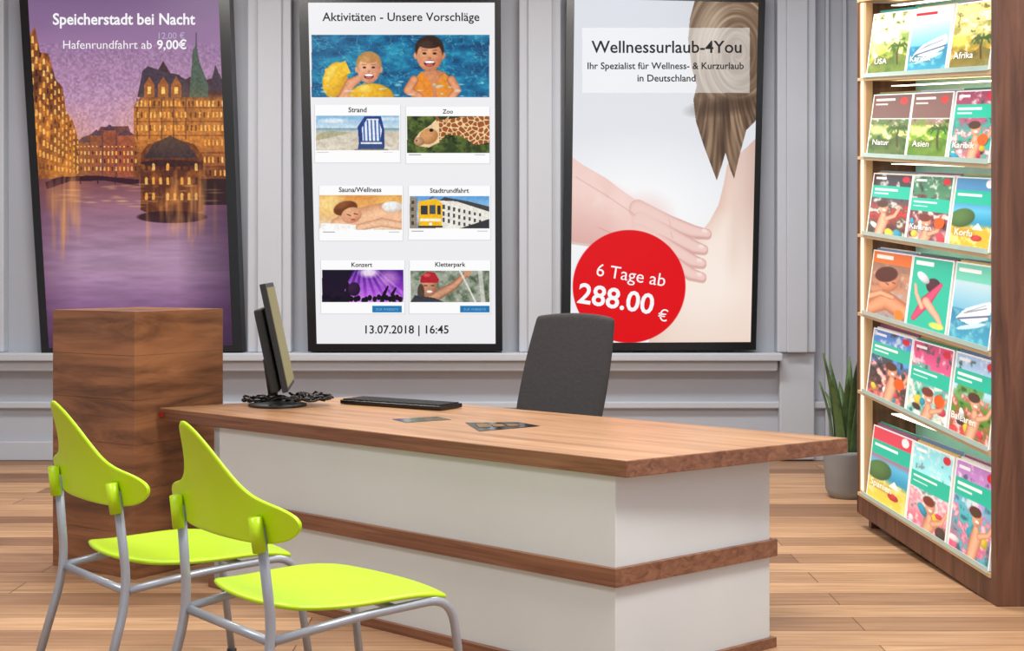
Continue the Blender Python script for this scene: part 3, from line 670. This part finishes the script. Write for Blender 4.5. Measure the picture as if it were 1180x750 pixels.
for r,(t,b) in enumerate(rows):
    for q,(sa,sb) in enumerate(cols):
        A1,A2,A3,lab,kind=spec[r][q]; sd=r*7+q*3
        nx,ny=64,90; c=Canvas([(0,0),(45,0),(45,70),(0,70)],nx,ny); X,Y=c.X,c.Y
        rb=np.random.RandomState(sd+100)
        c.fill(np.ones(X.shape),(250,250,248))
        c.setclip(1.2,1.2,43.8,68.8)
        N=fbm(X,Y,14,sd); N2=fbm(X,Y,6,sd+50,4)
        c.vgrad(np.ones(X.shape),[(0,A1),(30,[min(255,v+30) for v in A1]),(42,A2),(66,A3)])
        c.fill(np.clip((N-.5)*6,0,1)*(Y>20),A2,.8); c.fill(np.clip((N2-.5)*7,0,1)*(Y>34),A3,.85); c.fill(np.clip((N2-.6)*8,0,1),(252,248,240),.7); c.fill(np.clip((.38-N2)*8,0,1),[int(v*.45) for v in A2],.7)
        if kind==0:
            c.poly([(0,60),(12,47),(24,52),(34,46),(45,50),(45,70),(0,70)],[int(v*.75) for v in A2],.75); c.ell(10,40,9,5,[min(255,v+60) for v in A3],.7,soft=.8)
            c.line([(35,58),(33,46),(34,38)],1.8,(84,56,30))
            for a in range(8): c.line([(34,38),(34+8*math.cos(a*.8),37+3*math.sin(a*.8)),(34+11*math.cos(a*.8),41+3*math.sin(a*.8))],1.5,(36+a*5,92,34))
            if r>=1: c.rect(0,0,45,27,A1); c.rect(0,27,45,28.2,(240,240,235)); c.rect(4,5,26,7.5,(244,240,232)); c.rect(4,11,18,12.5,(220,214,206)); c.ell(36,8,4,4,(210,60,50))
        if kind==1:
            y0=14 if q%2==0 else 24
            sk_=(236,182,146); hx=14+rb.rand()*14; hy=y0+24
            for k in range(5): c.ball(rb.uniform(4,40),rb.uniform(50,66),rb.uniform(3,7),rb.uniform(2,5),[(240,70,90),(250,220,70),(40,170,200),(250,250,250),(80,60,50)][(k+r+q)%5],rot=rb.uniform(0,90))
            c.limb([(hx-2,70),(hx+2,hy+14),(hx+1,hy+6)],[10,12,5],sk_,(180,112,82),pw=2); c.ball(hx+1,hy,5,6.5,sk_,(180,112,82)); c.ell(hx-1,hy-4,6.5,4,(80+40*(q%2),50,30)); c.limb([(hx+5,hy+12),(hx+14,hy+8),(hx+19,hy-2)],[5,4,3],sk_,(180,112,82),pw=2)
            c.ell(hx+1.5,hy+2.6,2,.8,(250,250,250))
            c.rect(0,y0,45,y0+13,TEAL); c.rect(4,y0+3,30,y0+5,(240,252,248)); c.rect(4,y0+7.5,20,y0+9,(220,245,238)); c.rect(4,4,16,6.5,(250,250,250)); c.ell(38,6,4,3.4,(214,30,50))
        if kind==2:
            sk_=(226,160,118); c.fill(np.ones(X.shape),(176,140,120),.6); c.ball(22,32,11,9,sk_,(150,90,64),-20); c.ell(18,24,13,8,(72,42,30),1,-15); c.limb([(4,62),(20,50),(44,58)],[14,20,16],sk_,(160,96,66),pw=2); c.limb([(2,50),(14,44),(28,46)],[7,6,5],(236,176,136),(160,96,66),pw=2)
            c.rect(0,0,45,13,(226,112,40)); c.rect(5,4,24,8,(252,240,230)); c.ell(37,62,5,5,(240,130,40)); c.line([(19,33),(22,34)],.9,(60,30,20)); c.line([(26,31),(29,31.5)],.9,(60,30,20))
        if kind==3:
            c.fill(np.ones(X.shape),TEAL); c.ball(26,26,8,7,(70,40,50)); c.limb([(8,60),(20,42),(34,24)],[5,11,4],(236,80,120),(150,30,70)); c.limb([(20,42),(34,54),(40,62)],[9,6,3],(240,186,156),(190,120,100)); c.limb([(16,48),(8,36),(6,28)],[5,4,3],(240,186,156),(190,120,100)); c.ball(14,20,8,4,(244,244,248),(150,160,170),30); c.rect(4,4,24,8,(245,250,250)); c.ell(34,62,8,3,(250,230,90),.8)
        if kind==4:
            c.vgrad(np.ones(X.shape),[(0,(150,225,205)),(18,(190,220,230)),(40,(120,190,215)),(42,(40,130,170)),(66,(60,160,190))]); c.fill(np.clip((N2-.5)*5,0,1)*(Y>42),(150,220,225),.6); c.rect(0,0,45,16,(110,212,186) if r>0 else (250,250,250)); c.rect(4,5,28,8,(250,252,250) if r>0 else (200,30,40)); c.poly([(6,50),(16,40),(30,34),(41,30),(43,36),(40,45),(24,53)],(246,248,250)); c.line([(9,50),(41,42)],1.5,(40,70,110)); c.line([(15,44),(38,36)],.9,(70,90,120)); c.line([(18,42),(37,33.5)],.8,(120,140,160)); c.ell(24,54,16,2,(230,245,250),.8,-18)
        if kind==5:
            c.vgrad(np.ones(X.shape),[(0,A1),(24,A1),(32,(90,190,225)),(44,(40,150,190)),(50,A3),(70,A3)]); c.fill(np.clip((N2-.5)*6,0,1)*(Y>46),(250,236,170),.7); c.ball(12,40,14,9,(90,130,60),(40,70,30),-15); c.rect(0,13,45,26,TEAL); c.rect(4,16,30,18.5,(240,252,248)); c.ball(30,58,6,3,(226,60,60)); c.poly([(24,50),(36,50),(30,44)],(250,250,250)); c.ell(37,6,4,4,(250,250,250))
        if lab: c.rect(3,50,28,58,(90,70,40),.22)
        c.setclip()
        u=c.X/45; v=c.Y/70
        def Bv(u,v,o,vt=0):
            s=sa+(sb-sa)*u; v_=v
            a=zn(t[0]+(b[0]-t[0])*v_); bb=zf(t[1]+(b[1]-t[1])*v_)
            return (NX+(FX-NX)*s-(.044*v-.022+.004*(q%2))+o,NY+(FY-NY)*s,a*(1-s)+bb*s)
        px_,py_,pz_=Bv(u,.05+.95*v,0)
        gridmesh('brochure_cover_%d_%d'%(r,q),np.stack([px_,py_,pz_],-1),c.C,M_br,rack)
        # more copies stacked behind, their top edges peeking out
        for kk in range(3):
            o0=.002+.014*kk; tp=.06-.022*kk*(1 if rb.rand()>.3 else 1.4); sh=.012*(rb.rand()-.5)
            vs=[Bv(u_+sh,v_,o) for o in (o0,o0+.011) for u_,v_ in ((.01,tp),(.99,tp),(.99,1),(.01,1))]
            mobj('brochure_copies_%d_%d'%(r,q),vs,BF,pagem[0 if kk==0 else (r+q*2+kk)%5],rack)
        def lay(tv,tf_,mat,uc,vc,w,asp=45/70,nm='brochure_title'):
            vs=[Bv(uc+x*w,vc-y*w*asp,-.003) for x,y in tv]; mobj(nm,vs,tf_,mat,rack)
        if lab:
            tv,tf_=textgeo(lab,.005); lay(tv,tf_,T_lab,.36,.78,.15+.055*len(lab))
        if (r,q) in ((1,2),(2,1),(4,0),(4,1)):
            cv=[(.5*math.cos(a),.5*math.sin(a)) for a in np.linspace(0,2*math.pi,20,endpoint=False)]; lay(cv,[tuple(range(20))],T_or,.80,.70,.24,nm='brochure_sticker')

# =========================================================== plant
M_leaf=plain('snake_plant_leaf',(84,112,66),.5,var=.4,scale=14); M_pot=plain('concrete_pot',(150,152,154),.8,var=.06)
pl=empty('potted_snake_plant',(1.99,8.25,0))
lathe('pot',[(.10,0),(.125,.05),(.14,.26),(.145,.28),(.12,.28),(.11,.24)],(1.99,8.25,0),M_pot,pl)
rs=np.random.RandomState(11)
lv=[];lf=[]
for k in range(18):
    a=k*2.4+.3; r0=.02+.06*rs.rand(); bx,by=1.99+r0*math.cos(a),8.25+r0*math.sin(a); h=.36+.28*rs.rand(); ln=.05+.15*rs.rand(); w=.028+.012*rs.rand()
    tw=a+math.pi/2; b0=len(lv)
    for i in range(9):
        t=i/8; ww=w*(1-.2*t)*(1-t**4)+.001; cx=bx+ln*t*t*math.cos(a); cy=by+ln*t*t*math.sin(a); z=.23+h*t
        for q,o in ((-1,0),(0,-.008),(1,0)): lv.append((cx+q*ww*math.cos(tw)+o*math.cos(a),cy+q*ww*math.sin(tw)+o*math.sin(a),z))
    for i in range(8):
        for q in (0,1): lf.append((b0+i*3+q,b0+i*3+q+1,b0+(i+1)*3+q+1,b0+(i+1)*3+q))
mobj('leaves',lv,lf,M_leaf,pl,smooth=True,solid=.004)

# =========================================================== lights, world, camera
M_lamp=plain('lamp_housing',(235,235,235),.5)
for k,(x,y,p) in enumerate(((-2.4,2.6,80),(1.2,3.2,150),(-2.2,7.4,85),(.8,7.3,95))):  # unseen ceiling lamps, added to light the room
    box('added_ceiling_lamp' if k==0 else 'added_ceiling_lamp.%03d'%k,(x,y,3.87),(1.5,.8,.06),M_lamp)
    ld=bpy.data.lights.new('added_ceiling_light','AREA'); ld.shape='RECTANGLE'; ld.size=1.4; ld.size_y=.7; ld.energy=p; ld.color=(1,.97,.92)
    lo=bpy.data.objects.new('added_ceiling_light_%d'%k,ld); lo.location=(x,y,3.83); link(lo)
w=bpy.data.worlds.new('world'); sc.world=w; w.use_nodes=True
w.node_tree.nodes['Background'].inputs[0].default_value=(.88,.93,1,1); w.node_tree.nodes['Background'].inputs[1].default_value=.85
cam=bpy.data.cameras.new('camera'); co=bpy.data.objects.new('camera',cam); link(co)
co.location=(0,0,EYE); co.rotation_euler=(math.pi/2,0,0); cam.sensor_width=36; cam.sensor_fit='HORIZONTAL'; cam.lens=36*F/1180
cam.shift_y=-(375-HOR)/1180; cam.clip_start=.05
sc.camera=co
